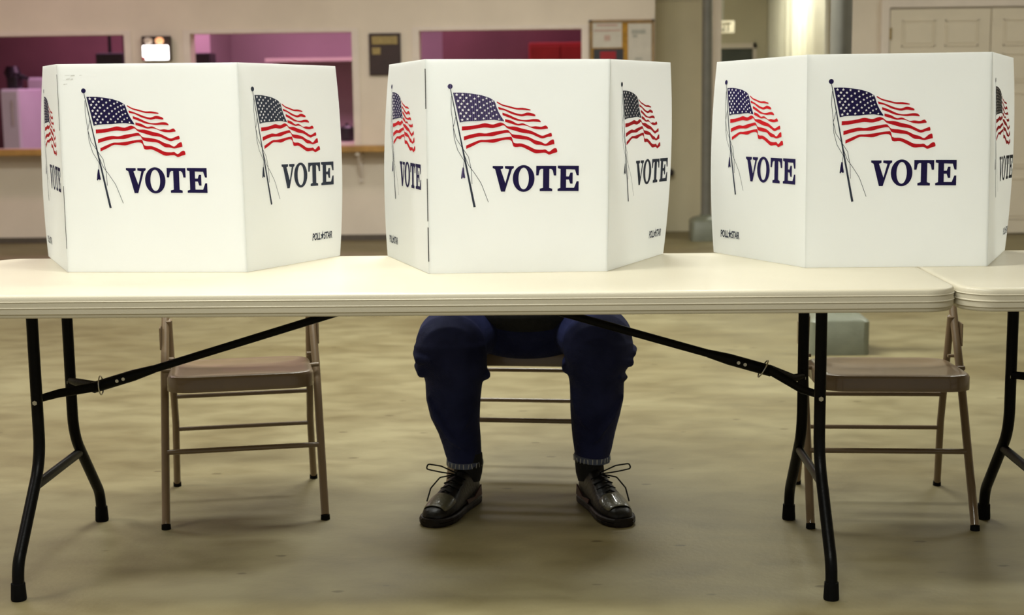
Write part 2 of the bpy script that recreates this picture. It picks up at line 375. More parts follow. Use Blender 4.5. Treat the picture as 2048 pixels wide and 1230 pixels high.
# ------------------------------------------------------------------ wall things
em = thing('emergency_light', (-2.80, 7.97, 1.52), 'glowing white emergency light box mounted between the first two kitchen openings', 'light')
MB().box((-2.912, 7.93, 1.425), (-2.692, 8.0, 1.615), bev=.006).build('housing', MT['brown'], em)
MB().box((-2.903, 7.915, 1.432), (-2.700, 7.932, 1.542), bev=.008).build('lit_panel', MT['glow'], em)
MB().ell((-2.765, 7.915, 1.578), (.034, .025, .028), 10).build('lamp_head', MT['lampglow'], em)
MB().ell((-2.855, 7.915, 1.578), (.034, .025, .028), 10).build('lamp_head', MT['trimw'], em)
MB().ell((-2.893, 7.912, 1.443), (.016, .01, .013), 8).build('indicator', MT['redlens'], em)
pq = thing('plaque', (-1.02, 7.99, 1.29), 'dark brown wooden plaque with a brass plate, hung left of the middle booth', 'plaque')
MB().box((-1.142, 7.975, 1.292), (-.895, 8.0, 1.615), bev=.005).build('board', MT['brown'], pq)
MB().box((-1.118, 7.968, 1.528), (-.918, 7.976, 1.592), bev=.002).build('brass_plate', MT['brass'], pq)
MB().box((-1.118, 7.970, 1.452), (-1.052, 7.976, 1.505)).build('name_tag', MT['brass'], pq)
bb = thing('bulletin_board', (.82, 7.99, 1.2), 'oak framed cork bulletin board holding pale notices, at the wall corner', 'bulletin board')
MB().box((.58, 7.985, 1.14), (1.06, 8.0, 1.685)).build('cork_sheet', MT['cork'], bb)
f_ = MB()
for q in ((.569, 1.13, .588, 1.693), (1.052, 1.13, 1.071, 1.693), (.569, 1.674, 1.071, 1.693), (.569, 1.13, 1.071, 1.149)):
    f_.box((q[0], 7.972, q[1]), (q[2], 7.999, q[3]))
f_.build('frame', MT['frame'], bb)
def sheet(name, x0, x1, y0, y1, m, label, mats2=None, marks=()):
    a = at(x0, y0, 7.98); b = at(x1, y1, 7.98); t = thing(name, (a.x, 7.98, b.z), label, 'notice', 'notices pinned to the bulletin board')
    MB().box((a.x, 7.981, b.z), (b.x, 7.984, a.z)).build('paper_sheet', m, t)
    for (u0, v0, u1, v1, mm) in marks:
        MB().box((a.x+(b.x-a.x)*u0, 7.979, a.z+(b.z-a.z)*v1), (a.x+(b.x-a.x)*u1, 7.9812, a.z+(b.z-a.z)*v0)).build('printed_block', mm, t)
pinkp = mat('faded_red_ink', (.52, .36, .30), .8); greyp = mat('faded_grey_ink', (.40, .39, .34), .8); redp = mat('red_ink', (.35, .02, .03), .8)
sheet('notice', 1185, 1244, 46, 95, MT['paper'], 'pale notice with faint red heading on the bulletin board, above the black one', marks=((.15, .05, .85, .14, pinkp), (.05, .27, .95, .34, pinkp), (.4, .5, .6, .72, pinkp)))
sheet('notice', 1187, 1247, 98, 150, MT['darkobj'], 'black notice with a red patch, on the left of the bulletin board', marks=((.22, .1, .75, .4, redp),))
sheet('notice', 1256, 1303, 47, 150, MT['paper'], 'tall pale notice with grey print on the right of the bulletin board', marks=((.15, .12, .75, .2, greyp), (.2, .22, .4, .27, greyp), (.3, .66, .6, .7, greyp)))
# ------------------------------------------------------------------ kitchen things
def kbox(name, x0, x1, y0, y1, Y, dep, m, label, cat, zfloor=False, extra=None, bev=.015):
    a = at(x0, y0, Y); b = at(x1, y1, Y); z0 = 0 if zfloor else b.z
    t = thing(name, ((a.x+b.x)/2, Y, z0), label, cat)
    MB().box((a.x, Y, z0), (b.x, Y+dep, a.z), bev=bev).build('body', m, t)
    if extra: extra(t, a, b)
    return t
def fridge_bits(t, a, b):
    MB().box((a.x+.01, a.y-.02, .1), (b.x-.01, a.y+.001, a.z-.02), bev=.006).build('door', MT['appliance'], t)
    MB().tube([(b.x-.05, a.y-.05, a.z-.1), (b.x-.05, a.y-.05, a.z-.32)], .01).tube([(b.x-.05, a.y-.05, a.z-.12), (b.x-.05, a.y-.01, a.z-.12)], .006).tube([(b.x-.05, a.y-.05, a.z-.3), (b.x-.05, a.y-.01, a.z-.3)], .006).build('handle', MT['steel'], t)
kbox('refrigerator', 0, 45, 178, 300, 9.3, .6, MT['appliance'], 'white enamel appliance at the far left edge, inside the kitchen', 'refrigerator', True, fridge_bits)
kbox('refrigerator', 54, 108, 155, 300, 10.15, .3, MT['appliance'], 'taller white enamel appliance just left of the left booth', 'refrigerator', True, fridge_bits)
def screen(t, a, b): MB().box((a.x+.03, a.y-.006, b.z+.03), (b.x-.03, a.y+.001, a.z-.05)).build('screen', MT['darkobj'], t)
p = kbox('wall_monitor', 190, 247, 106, 135, 9.2, .12, MT['darkobj'], 'black monitor seen through the left opening, above the left booth', 'monitor', extra=screen)
a = at(218, 106, 9.25); MB().tube([(a.x, 9.28, a.z-.02), (a.x, 9.28, 3.1)], .015).build('ceiling_bracket', MT['darkobj'], p)
q = at(28, 150, 9.3)
t = thing('coffee_urn', (q.x, 9.5, at(22, 178, 9.3).z), 'black rounded machine with a spout on top of the leftmost white appliance', 'coffee machine')
zt = at(22, 178, 9.3).z
bx = at(25, 150, 9.5)
MB().box((bx.x-.04, 9.44, zt), (bx.x+.06, 9.60, zt+.12), bev=.02).build('base', MT['darkobj'], t)
MB().loft([(bx.x, 9.5, zt+.08, .05, .05), (bx.x, 9.5, zt+.14, .075, .075), (bx.x, 9.5, zt+.20, .05, .05)]).build('tank', MT['darkobj'], t)
MB().tube([(bx.x+.04, 9.5, zt+.12), (bx.x+.14, 9.5, zt+.09)], [.03, .015]).build('spout', MT['darkobj'], t)
kbox('coffee_maker', 388, 421, 106, 160, 9.0, .25, MT['darkobj'], 'dark appliance in the second kitchen opening, at its left edge', 'appliance', True, extra=screen)
q = at(694, 262, 8.6)
t = thing('stock_pot', (q.x, 8.6, .75), 'dark pot in the second kitchen opening, right of the left booth', 'pot')
MB().box((q.x-.4, 8.25, .0), (q.x+.35, 8.9, .76)).build('worktable', MT['trimw'], tag(thing('kitchen_worktable', (q.x, 8.6, 0), 'pale kitchen worktable under the dark pot', 'table')))
MB().loft([(q.x, 8.6, .765, .055, .055), (q.x, 8.6, .78, .06, .06), (q.x, 8.6, .87, .06, .06)]).build('body', MT['darkobj'], t)
MB().loft([(q.x, 8.6, .872, .062, .062), (q.x, 8.6, .885, .045, .045), (q.x, 8.6, .895, .012, .012), (q.x, 8.6, .91, .014, .014)]).build('lid', MT['darkobj'], t)
for s_ in (-1, 1): MB().tube([(q.x+s_*.055, 8.6, .85), (q.x+s_*.08, 8.6, .855), (q.x+s_*.08, 8.6, .835), (q.x+s_*.055, 8.6, .83)], .005).build('handle', MT['darkobj'], t)
def cab(t, a, b):
    w_ = b.x-a.x
    for i in range(2): MB().box((a.x+w_*(.02+.49*i), a.y-.02, b.z+.02), (a.x+w_*(.49+.49*i), a.y+.001, a.z-.03), bev=.004).build('door', MT['reddoor'], t)
kbox('red_cabinet', 1057, 1185, 85, 200, 9.6, .38, MT['reddoor'], 'dark red wall cabinet in the third kitchen opening, above the middle booth', 'cabinet', extra=cab)
# ------------------------------------------------------------------ grey posts
def post(cx, cy, r, bw, bh, label, smooth_base):
    t = thing('steel_post', (cx, cy, 0), label, 'post', 'grey posts on block bases')
    MB().tube([(cx, cy, bh-.02), (cx, cy, 3.1)], r, n=28).build('pole', MT['grey'], t)
    def rr(w_, z, rad):
        P = []
        for q, (sx, sy) in enumerate(((1, 1), (-1, 1), (-1, -1), (1, -1))):
            for k in range(7):
                a_ = pi/2*q+pi/2*k/6; P.append((cx+sx*(w_-rad)+rad*cos(a_), cy+sy*(w_-rad)+rad*sin(a_), z))
        return P
    h = bw/2; R = [rr(h, 0, .03), rr(h, bh*.78, .03), rr(h-.006, bh*.82, .03), rr(h*.75, bh*.93, .035), rr(r*1.15, bh, .03), rr(r*1.15, bh+.01, .03)]
    MB().rings(R).build('base_block', MT['greyb'], t)
post(1.462, 7.80, .040, .245, .19, 'far slim grey post on a block base, between the middle and right booths', 0)
post(1.570, 2.955, .0465, .262, .19, 'nearer grey post rising behind the right booth, its block base behind the chair', 0)
# ------------------------------------------------------------------ tables
TL, TD, TZ, TT = 2.4577, .762, .74, .053
def rrect(x0, x1, y0, y1, ins, R, z, n=12):
    P = []; R = max(R-ins, .004)
    for (cx, cy, a0) in ((x1-ins-R, y1-ins-R, 0), (x0+ins+R, y1-ins-R, 90), (x0+ins+R, y0+ins+R, 180), (x1-ins-R, y0+ins+R, 270)):
        for k in range(n+1):
            a_ = radians(a0+90*k/n); P.append((cx+R*cos(a_), cy+R*sin(a_), z))
    return P
def make_table(x0, braces, label, near_only=False):
    x1 = x0+TL; y0, y1 = -TD/2, TD/2; cx = (x0+x1)/2
    t = thing('folding_table', (cx, 0, 0), label, 'table', 'cream folding tables set end to end')
    prof = [(.02, .0), (.008, -.0004), (.003, -.002), (.0008, -.005), (.0004, -.0135), (-.0012, -.0145), (-.0012, -.0155), (.0004, -.0165), (.0004, -.0272), (-.0016, -.0285), (-.0016, -.0298),
            (.0004, -.031), (.0006, -.043), (.0032, -.0445), (.0035, -.050), (.006, -.053), (.016, -.053), (.020, -.040)]
    mb = MB(); mb.rings([rrect(x0, x1, y0, y1, i, .078, TZ+z) for i, z in prof])
    mb.build('tabletop', MT['plastic'], t)
    for s in (-1, 1):
        X = cx+s*.963
        for q in (-1, 1):
            P = fillet([(X, q*.128, .697), (X, q*.128, .295), (X, q*.318, .085), (X, q*.3255, .03)], [.16, .12], 8)
            lg = MB().tube(P, .0142, n=20).build('leg', MT['black'], t)
            MB().tube([(X, q*.3252, .042), (X, q*.3255, .004), (X, q*.3255, .0)], [.0165, .0185, .0175], n=20).build('rubber_foot', MT['rubber'], lg)
            MB().tube([(X, q*.128-.0165 if q < 0 else q*.128+.0165, .44), (X, q*.128-.0135, .44)], .0062, n=6).build('bolt', MT['steel'], lg)
        MB().tube([(X, -.176, .238), (X, .176, .238)], .0135, n=18, ref=(0, 0, 1), flat=.7).build('crossbar', MT['black'], t)
        MB().tube([(X, -.14, .680), (X, .14, .680)], .013, n=14).build('top_rail', MT['black'], t)
        jz, sl, jx = braces[0 if s < 0 else 1]
        b = MB(); jX = cx+s*jx
        for q in (-1, 1):
            b.tube([(X, q*.118, .445), (X-s*.035, q*.07, .449), (jX-s*-.02, 0+q*.010, jz-.004)], [.0095, .011, .012], n=12, ref=(0, 0, 1), flat=.55)
        b.build('brace_arm', MT['black'], t)
        d = Vector((-s, 0, sl)).normalized(); P0 = Vector((jX, 0, jz)); P1 = P0+d*((.668-jz)/d.z)
        bt = MB().tube([P0+d*.09, P1], .0100, n=16).build('brace_tube', MT['black'], t)
        MB().tube([P0-d*.03, P0-d*.025, P0+d*.085, P0+d*.14], [.011, .0145, .0145, .0105], n=18).build('lock_sleeve', MT['black'], bt)
        MB().tube([P1-d*.01+Vector((0, -.03, .008)), P1-d*.01+Vector((0, .03, .008))], .009).build('pivot', MT['black'], bt)
        for k_ in (.045, .062): MB().tube([P0+d*k_+Vector((0, -.017, 0)), P0+d*k_+Vector((0, -.012, 0))], .0045, n=8).build('rivet', MT['steel'], bt)
        R = []; nn = 24; u_ = Vector((0, 1, 0)); v_ = d.cross(u_)
        lean = d*.22*s*0
        MB().tube([P0-d*.004 + (u_*cos(2*pi*k_/nn)*.019 + (v_+d*.25).normalized()*sin(2*pi*k_/nn)*.024) for k_ in range(nn)], .0018, n=8, closed=True).build('lock_ring', MT['steel'], bt)
    return t
make_table(-TL/2, [(.456, .30, .838), (.489, .290, .838)], 'long cream plastic folding table in front, carrying the left and middle booths')
make_table(TL/2+.004, [(.456, .30, .838), (.489, .290, .838)], 'cream plastic folding table cut off by the right edge of the picture')
# ------------------------------------------------------------------ voting booths
def art(X, Y):      # artwork drawn on a panel: metres right of the panel's left edge and above its foot
    return (0.024734+0.00027711*X-5.4891e-06*Y+3.1486e-09*X*Y, 0.48845-3.3191e-06*X-0.00027742*Y-3.7774e-10*X*Y)
RIB = [
 [(230,452,488),(300,447,481),(370,436,468),(430,422,460),(500,433,464),(560,415,450),(595,425,440),(625,447,465),(690,450,486),(760,468,505),(830,485,514),(880,508,535),(930,528,553),(975,513,540),(1008,503,535),(1014,520,530)],
 [(248,540,575),(310,522,556),(380,508,540),(440,512,537),(500,498,535),(570,487,515),(630,480,505),(650,500,512),(670,517,545),(740,525,560),(810,540,568),(870,568,605),(920,582,610),(960,600,618),(1000,570,610),(1030,562,603),(1036,590,603)],
 [(268,620,650),(330,592,622),(390,570,592),(440,568,590),(510,560,593),(580,548,572),(640,541,566),(665,545,582),(680,590,625),(750,598,628),(810,620,655),(870,648,683),(930,652,680),(960,650,680),(990,668,695),(1030,640,682),(1055,640,675),(1062,660,672)],
 [(605,385,408),(660,398,425),(715,425,440),(760,420,438),(800,437,445),(830,449,458),(870,445,470),(920,450,473),(960,438,468),(978,455,466)],
 [(582,328,350),(640,348,372),(700,375,395),(750,390,402),(800,390,408),(850,382,405),(895,385,408),(915,400,410)],
 [(545,278,300),(600,295,310),(660,318,338),(700,332,350),(750,340,360),(800,325,352),(850,335,358),(868,345,358)],
 [(532,230,242),(580,255,268),(640,270,285),(700,285,300),(760,285,303),(825,298,308)]]
CT_TOP = [(152,158),(200,157),(250,158),(320,165),(400,178),(470,200),(515,228)]
CT_BOT = [(212,418),(255,409),(300,405),(380,402),(450,395),(510,392),(600,405)]
ROPES = [[(138,190),(136,300),(152,420),(165,560),(195,660),(252,755),(246,815)],
         [(178,365),(156,460),(182,560),(235,640),(290,720),(316,840),(321,960)],
         [(252,700),(288,790),(340,860),(400,950),(465,1120)]]
TASSEL = [(238,812),(250,815),(255,860),(263,905),(251,911),(243,900),(232,915),(225,910),(230,860)]
LET = {'V': [[(500,798),(592,798),(592,820),(570,828),(612,950),(644,828),(607,820),(607,798),(685,798),(685,816),(668,828),(608,1026),(574,1026),(522,828),(500,816)]],
       'T': [[(880,794),(1055,794),(1055,880),(1034,880),(1024,834),(1010,822),(995,822),(995,990),(1022,998),(1022,1020),(912,1020),(912,998),(940,990),(940,822),(922,822),(910,834),(901,880),(880,880)]],
       'E': [[(1068,792),(1252,792),(1252,878),(1234,878),(1218,826),(1142,824),(1142,888),(1166,888),(1178,853),(1199,853),(1199,952),(1178,952),(1166,915),(1142,915),(1142,988),(1212,988),(1234,930),(1252,930),(1252,1018),(1068,1018),(1068,998),(1092,990),(1092,822),(1068,815)]]}
LOGO = text_mesh('POLL\u2605STAR', .026, 0, shear=.15, bold=.0009, sx=.66)
def interp(L_, t):
    f_ = t*(len(L_)-1); i = min(int(f_), len(L_)-2); q_ = f_-i
    return [L_[i][j]*(1-q_)+L_[i+1][j]*q_ for j in range(2)]
def make_panel(booth, name, A, B, At, Bt, free, off, pm, logo=None, streak=False, scuffs=False):
    # A,B foot of left and right edge; At,Bt top; free edge side -1 left, +1 right, 0 none
    A, B, At, Bt = [Vector(v) for v in (A, B, At, Bt)]
    e = (B-A).normalized(); nrm = Vector((e.y, -e.x, 0)); Wd = (B-A).length; Ht = At.z-A.z
    if nrm.y > 0: nrm = -nrm
    def S(u, v, o=0):       # u,v metres on the panel
        s_, q_ = u/Wd, v/Ht
        p = (A*(1-s_)+B*s_)*(1-q_)+(At*(1-s_)+Bt*s_)*q_
        g = 0 if free == 0 else (s_ if free > 0 else 1-s_)
        if free: p = p + nrm*(.010*g*g*(1-(2*q_-1)**2)) + e*free*(.006*g*g*(1-(2*q_-1)**2))
        return p + nrm*o
    mb = MB(); nu, nv = 16, 16; V_ = []
    for o_ in (0, -.004):
        for j in range(nv+1):
            for i in range(nu+1): V_.append(S(Wd*i/nu, Ht*j/nv, o_))
    q0 = (nu+1)*(nv+1); F_ = []
    for j in range(nv):
        for i in range(nu):
            a_ = j*(nu+1)+i; F_.append((a_, a_+1, a_+nu+2, a_+nu+1)); F_.append((q0+a_, q0+a_+nu+1, q0+a_+nu+2, q0+a_+1))
    for i in range(nu): F_.append((i, q0+i, q0+i+1, i+1)); a_ = nv*(nu+1)+i; F_.append((a_, a_+1, q0+a_+1, q0+a_))
    for j in range(nv):
        a_ = j*(nu+1); b_ = a_+nu+1; F_.append((a_, b_, q0+b_, q0+a_)); a_ += nu; b_ += nu; F_.append((a_, q0+a_, q0+b_, b_))
    mb.add(V_, F_)
    P = mb.build(name, MT['panel'], booth)
    def pt(X, Y, o): u, v = art(X, Y); return S(u+off, v, o)
    fl = MB()   # slots: 0 navy, 1 red, 2 white, 3 charcoal
    for R in RIB:
        T_ = []
        for k_ in range(len(R)-1):
            p0_, p1_, p2_, p3_ = R[max(k_-1, 0)], R[k_], R[k_+1], R[min(k_+2, len(R)-1)]
            for q_ in (0, .25, .5, .75):
                a_ = [p1_[0]*(1-q_)+p2_[0]*q_]
                for j in (1, 2):
                    m1_ = (p2_[j]-p0_[j])/max(p2_[0]-p0_[0], 1)*(p2_[0]-p1_[0]); m2_ = (p3_[j]-p1_[j])/max(p3_[0]-p1_[0], 1)*(p2_[0]-p1_[0])
                    a_.append((2*q_**3-3*q_**2+1)*p1_[j]+(q_**3-2*q_**2+q_)*m1_+(3*q_**2-2*q_**3)*p2_[j]+(q_**3-q_**2)*m2_)
                T_.append(a_)
        T_.append(R[-1])
        vs = [pt(x, y, .0009) for x, y, _ in T_]+[pt(x, y, .0009) for x, _, y in T_]; n_ = len(T_)
        fl.add(vs, [(i, n_+i, n_+i+1, i+1) for i in range(n_-1)], 1)
    N1, N2 = 18, 10; vs = []
    for j in range(N2+1):
        for i in range(N1+1):
            a_ = interp(CT_TOP, i/N1); b_ = interp(CT_BOT, i/N1); t_ = j/N2
            x = a_[0]*(1-t_)+b_[0]*t_ + (12*sin(pi*t_)*(i/N1)*-1); y = a_[1]*(1-t_)+b_[1]*t_
            vs.append(pt(x, y, .0009))
    fl.add(vs, [(j*(N1+1)+i, (j+1)*(N1+1)+i, (j+1)*(N1+1)+i+1, j*(N1+1)+i+1) for j in range(N2) for i in range(N1)], 0)
    for r_ in range(9):
        cnt = 6 if r_ % 2 == 0 else 5
        for k_ in range(cnt):
            u_ = ((k_+.5)/6 if cnt == 6 else (k_+1)/6); u_ = u_**.93; v_ = (r_+.65)/9.35
            a_ = interp(CT_TOP, u_); b_ = interp(CT_BOT, u_)
            x = a_[0]*(1-v_)+b_[0]*v_-12*sin(pi*v_)*u_; y = a_[1]*(1-v_)+b_[1]*v_
            rs = 15-5*u_; c_ = [pt(x+rs*(1 if m_ % 2 == 0 else .45)*sin(pi*m_/5), y-rs*(1 if m_ % 2 == 0 else .45)*cos(pi*m_/5), .0014) for m_ in range(10)]
            fl.add([pt(x, y, .0014)]+c_, [(0, 1+(m_+1) % 10, 1+m_) for m_ in range(10)], 2)
    def line(P_, w0, w1, mi):
        vs = []; n_ = len(P_)
        for i, (x, y) in enumerate(P_):
            a_ = P_[max(i-1, 0)]; b_ = P_[min(i+1, n_-1)]; dx, dy = b_[0]-a_[0], b_[1]-a_[1]; l_ = math.hypot(dx, dy)
            w_ = (w0+(w1-w0)*i/(n_-1))/2; vs += [pt(x-dy/l_*w_, y+dx/l_*w_, .0011), pt(x+dy/l_*w_, y-dx/l_*w_, .0011)]
        fl.add(vs, [(2*i, 2*i+1, 2*i+3, 2*i+2) for i in range(n_-1)], mi)
    line([(130+215*k_/16, 125+1040*k_/16) for k_ in range(17)], 6, 20, 3)
    line([(512+88*k_/4, 226+179*k_/4) for k_ in range(5)], 4, 4, 2)
    for rp in ROPES:
        sm_ = [interp(rp, k_/18) for k_ in range(19)]; line(sm_, 4.5, 4.5, 3)
    fl.add([pt(127, 104, .0012)]+[pt(127+22*cos(2*pi*k_/20), 104+22*sin(2*pi*k_/20), .0012) for k_ in range(20)], [(0, 1+k_, 1+(k_+1) % 20) for k_ in range(20)], 0)
    fl.add([pt(x, y, .0012) for x, y in TASSEL], [tuple(range(len(TASSEL)))], 0)
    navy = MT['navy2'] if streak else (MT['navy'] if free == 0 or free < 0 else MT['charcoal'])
    fl.build('flag_print', [navy, MT['red'], MT['star'], MT['charcoal']], P)
    lt = MB()
    for L_ in LET.values():
        for poly in L_: lt.add([pt(x, y, .001) for x, y in poly], [tuple(range(len(poly)))], 0, False)
    n_ = 40; vs = [pt(771+95*cos(2*pi*k_/n_), 908+119*sin(2*pi*k_/n_), .001) for k_ in range(n_)]+[pt(771+45*cos(2*pi*k_/n_), 908+96*sin(2*pi*k_/n_), .001) for k_ in range(n_)]
    lt.add(vs, [(k_, (k_+1) % n_, n_+(k_+1) % n_, n_+k_) for k_ in range(n_)], 0)
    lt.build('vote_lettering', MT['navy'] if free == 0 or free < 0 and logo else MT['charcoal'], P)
    if logo:
        u0, v0 = logo; lv, lf = LOGO
        mx_ = max(x for x, y, z in lv)
        MB().add([S(u0+x*.086/mx_, v0-.005+y, .0012) for x, y, z in lv], lf, smooth=False).build('maker_logo', MT['charcoal'], P)
    if scuffs:
        sc_ = MB()
        for (u_, v_, w_, h_) in ((.018, .497, .022, .0015), (.035, .495, .012, .004), (.022, .487, .012, .003), (.034, .486, .008, .004), (.015, .474, .006, .003), (.021, .475, .005, .002), (.058, .497, .008, .0015)):
            sc_.add([S(u_, v_, .0008), S(u_+w_, v_+.001, .0008), S(u_+w_*.9, v_+h_, .0008), S(u_+w_*.2, v_+h_*.8, .0008)], [(0, 1, 2, 3)], 0, False)
        sc_.build('scuff_mark', MT['scuff'], P)
    return S, P
def make_booth(label, pts, offs, logos, streak=False, slits=(), scuffs=False):
    c = (Vector(pts[1][0])+Vector(pts[2][0]))/2
    t = thing('voting_booth', (c.x, c.y, TZ), label, 'voting booth', 'white cardboard voting booths on the tables')
    Z0 = TZ+.001
    B_ = [(*p[0], Z0) for p in pts]; T_ = [(*p[1], p[2]) for p in pts]
    make_panel(t, 'side_panel', B_[0], B_[1], T_[0], T_[1], -1, offs[0], MT['panel'], logos[0])
    S, P = make_panel(t, 'front_panel', B_[1], B_[2], T_[1], T_[2], 0, offs[1], MT['panel'], None, streak, scuffs)
    make_panel(t, 'side_panel', B_[2], B_[3], T_[2], T_[3], 1, offs[2], MT['panel'], logos[1])
    for u_, v0, v1, w_ in slits:
        MB().add([S(u_, v0, .0012), S(u_+w_, v0, .0012), S(u_+w_, v1, .0012), S(u_, v1, .0012)], [(0, 1, 2, 3)], 0, False).build('fold_slit', MT['slit'], P)
    return t
make_booth('leftmost white VOTE booth, with faint scuffs at its top left corner',
           [((-1.105, .420), (-1.090, .420), 1.268), ((-.928, .050), (-.926, .050), 1.267), ((-.458, .019), (-.462, .019), 1.265), ((-.274, .372), (-.272, .372), 1.258)],
           (0, .008, -.009), ((.04, .05), (.27, .06)), slits=((-.001, .36, .50, .0012), (.001, .06, .22, .0014)), scuffs=True)
make_booth('middle white VOTE booth, hiding the seated voter, with dark slits along its left fold',
           [((-.141, .362), (-.124, .362), 1.260), ((.008, -.041), (.009, -.041), 1.266), ((.451, -.020), (.459, -.020), 1.261), ((.615, .354), (.633, .354), 1.256)],
           (0, 0, .014), ((.04, .048), (.282, .060)), streak=True, slits=((-.001, .405, .502, .0022), (-.001, .13, .235, .0022), (-.001, .03, .115, .0026)))
make_booth('rightmost white VOTE booth, standing across the seam between the two tables',
           [((.755, .380), (.760, .380), 1.256), ((.945, .018), (.942, .018), 1.266), ((1.397, .019), (1.391, .019), 1.267), ((1.543, .369), (1.547, .369), 1.257)],
           (-.004, 0, .0), ((.04, .052), (.285, .056)))
# ------------------------------------------------------------------ folding chairs
def make_chair():
    t = thing('folding_chair', (0, 0, 0), 'x', 'chair')
    for s in (-1, 1):
        P = fillet([(s*.2185, 0, .012), (s*.2165, .24, .40), (s*.205, .46, .765)], .3, 6)
        if s < 0:
            Q = P + [(-.19, .474, .795), (-.165, .478, .806)]
            P2 = [(-p[0], p[1], p[2]) for p in [tuple(q) for q in Q]]
            MB().tube([tuple(p) for p in Q]+[(0, .480, .810)]+list(reversed(P2)), .0115, n=16).build('front_frame', MT['chair'], t)
        MB().tube([(s*.2185, -.001, .014), (s*.2185, -.001, .0)], [.0123, .013], n=16).build('foot_cap', MT['rubber'], t)
        lg = MB().tube([(s*.207, .45, .012), (s*.200, .395, .21), (s*.203, .318, .515), (s*.203, .312, .535)], .0105, n=16).build('rear_leg', MT['chair'], t)
        MB().tube([(s*.207, .451, .014), (s*.207, .452, .0)], [.0115, .012], n=16).build('foot_cap', MT['rubber'], lg)
        MB().box((s*.2165+(.008 if s > 0 else -.0125), .268, .455), (s*.2165+(.0125 if s > 0 else -.008), .318, .520), bev=.002).build('hinge_plate', MT['chair'], t)
        MB().tube([(s*.192, .20, .405), (s*.222, .205, .405)], .006, n=10).build('pivot_rod', MT['chair'], t)
        MB().tube([(s*.192, .285, .425), (s*.222, .285, .425)], .005, n=10).build('pivot_rod', MT['chair'], t)
    MB().tube([(-.215, .108, .190), (.215, .108, .190)], .0075, n=12, flat=1.2).build('front_stretcher', MT['chair'], t)
    MB().tube([(-.200, .398, .190), (.200, .398, .190)], .0065, n=12).build('rear_stretcher', MT['chair'], t)
    MB().tube([(-.200, .372, .295), (.200, .372, .295)], .0065, n=12).build('rear_stretcher', MT['chair'], t)
    # seat: pressed steel pan with rounded corners and a deep apron
    def ring(ins, dz, R=.07):
        P = []
        x0, x1, y0, y1 = -.200+ins, .200-ins, -.025+ins, .365-ins
        Rr = max(R-ins*.8, .01)
        for (cx, cy, a0) in ((x1-Rr, y1-Rr, 0), (x0+Rr, y1-Rr, 90), (x0+Rr, y0+Rr, 180), (x1-Rr, y0+Rr, 270)):
            for k_ in range(9):
                a_ = radians(a0+90*k_/8); x, y = cx+Rr*cos(a_), cy+Rr*sin(a_)
                P.append((x, y, .428-.055*(y+.025)+dz))
        return P
    MB().rings([ring(.012, -.036), ring(.004, -.045), ring(0, -.044), ring(0, -.010), ring(.004, -.003), ring(.012, 0), ring(.03, -.003), ring(.05, -.007), ring(.11, -.009), ring(.16, -.010)]).build('seat', MT['chair'], t)
    # back rest: curved sheet between the uprights
    V_ = []; n_ = 16
    for o_ in (0, .003):
        for j in range(7):
            z = .62+.135*j/6; yb = .372+(z-.62)*.62
            for i in range(n_+1):
                u_ = -1+2*i/n_; V_.append((u_*.196, yb+o_+.030*(1-u_*u_)-.006*cos(pi*(j/6-.5)), z))
    q0 = 7*(n_+1); F_ = []
    for j in range(6):
        for i in range(n_):
            a_ = j*(n_+1)+i; F_ += [(a_, a_+1, a_+n_+2, a_+n_+1), (q0+a_, q0+a_+n_+1, q0+a_+n_+2, q0+a_+1)]
    for i in range(n_): F_ += [(i, q0+i, q0+i+1, i+1)]; a_ = 6*(n_+1)+i; F_ += [(a_, a_+1, q0+a_+1, q0+a_)]
    MB().add(V_, F_).build('backrest', MT['chair'], t)
    return t
ch = make_chair()
spots = [((-.5455, .2905), 12.03, 'brown metal folding chair left of the seated voter, empty, behind the left table leg'),
         ((.213, .625), -5.8, 'brown metal folding chair that the person in jeans sits on'),
         ((1.2275, .229), -2.9, 'brown metal folding chair at the right, empty, partly behind the table legs')]
for i, ((x, y), a_, lab) in enumerate(spots):
    o = ch if i == 0 else copy_tree(ch)
    o.location = (x, y, 0); o.rotation_euler = (0, 0, radians(a_)); o['label'] = lab; o['group'] = 'brown folding chairs behind the table'
# ------------------------------------------------------------------ the seated person
pr = thing('person', (.235, .62, 0), 'seated person in dark blue jeans and black lace-up shoes, body hidden behind the middle booth', 'person')
RM = lambda v: [('REMESH', dict(mode='VOXEL', voxel_size=v, use_smooth_shade=True)), ('SMOOTH', dict(factor=.6, iterations=4))]
KL, KR = (.020, .455, .475), (.438, .452, .478)
HL, HR = (.145, .87, .53), (.330, .87, .53)
bd = MB()
for (K, H, ax) in ((KL, HL, .060), (KR, HR, .417)):
    bd.loft([(H[0], H[1]+.03, H[2], .085, .08), (*H, .09, .085), ((K[0]+H[0])/2, (K[1]+H[1])/2, (K[2]+H[2])/2, .075, .072), (K[0], K[1]+.05, K[2]+.005, .06, .058), (K[0], K[1]+.01, K[2]-.005, .056, .056)])
    bd.loft([(K[0], K[1]+.01, K[2]+.03, .052, .052), (K[0], K[1]+.01, K[2]-.04, .056, .058), (K[0]*.6+ax*.4, .485, .33, .052, .060), (ax, .505, .20, .040, .044), (ax, .505, .11, .030, .034), (ax, .50, .05, .029, .036)])
bd.loft([(.237, .87, .47, .11, .08), (.237, .89, .55, .150, .10), (.237, .88, .66, .15, .11), (.237, .84, .76, .155, .115), (.237, .77, .88, .18, .12), (.237, .72, .965, .165, .10), (.237, .68, 1.0, .08, .07)])
bd.loft([(.237, .71, .97, .058, .058), (.237, .655, 1.025, .055, .058), (.237, .62, 1.06, .058, .06)])
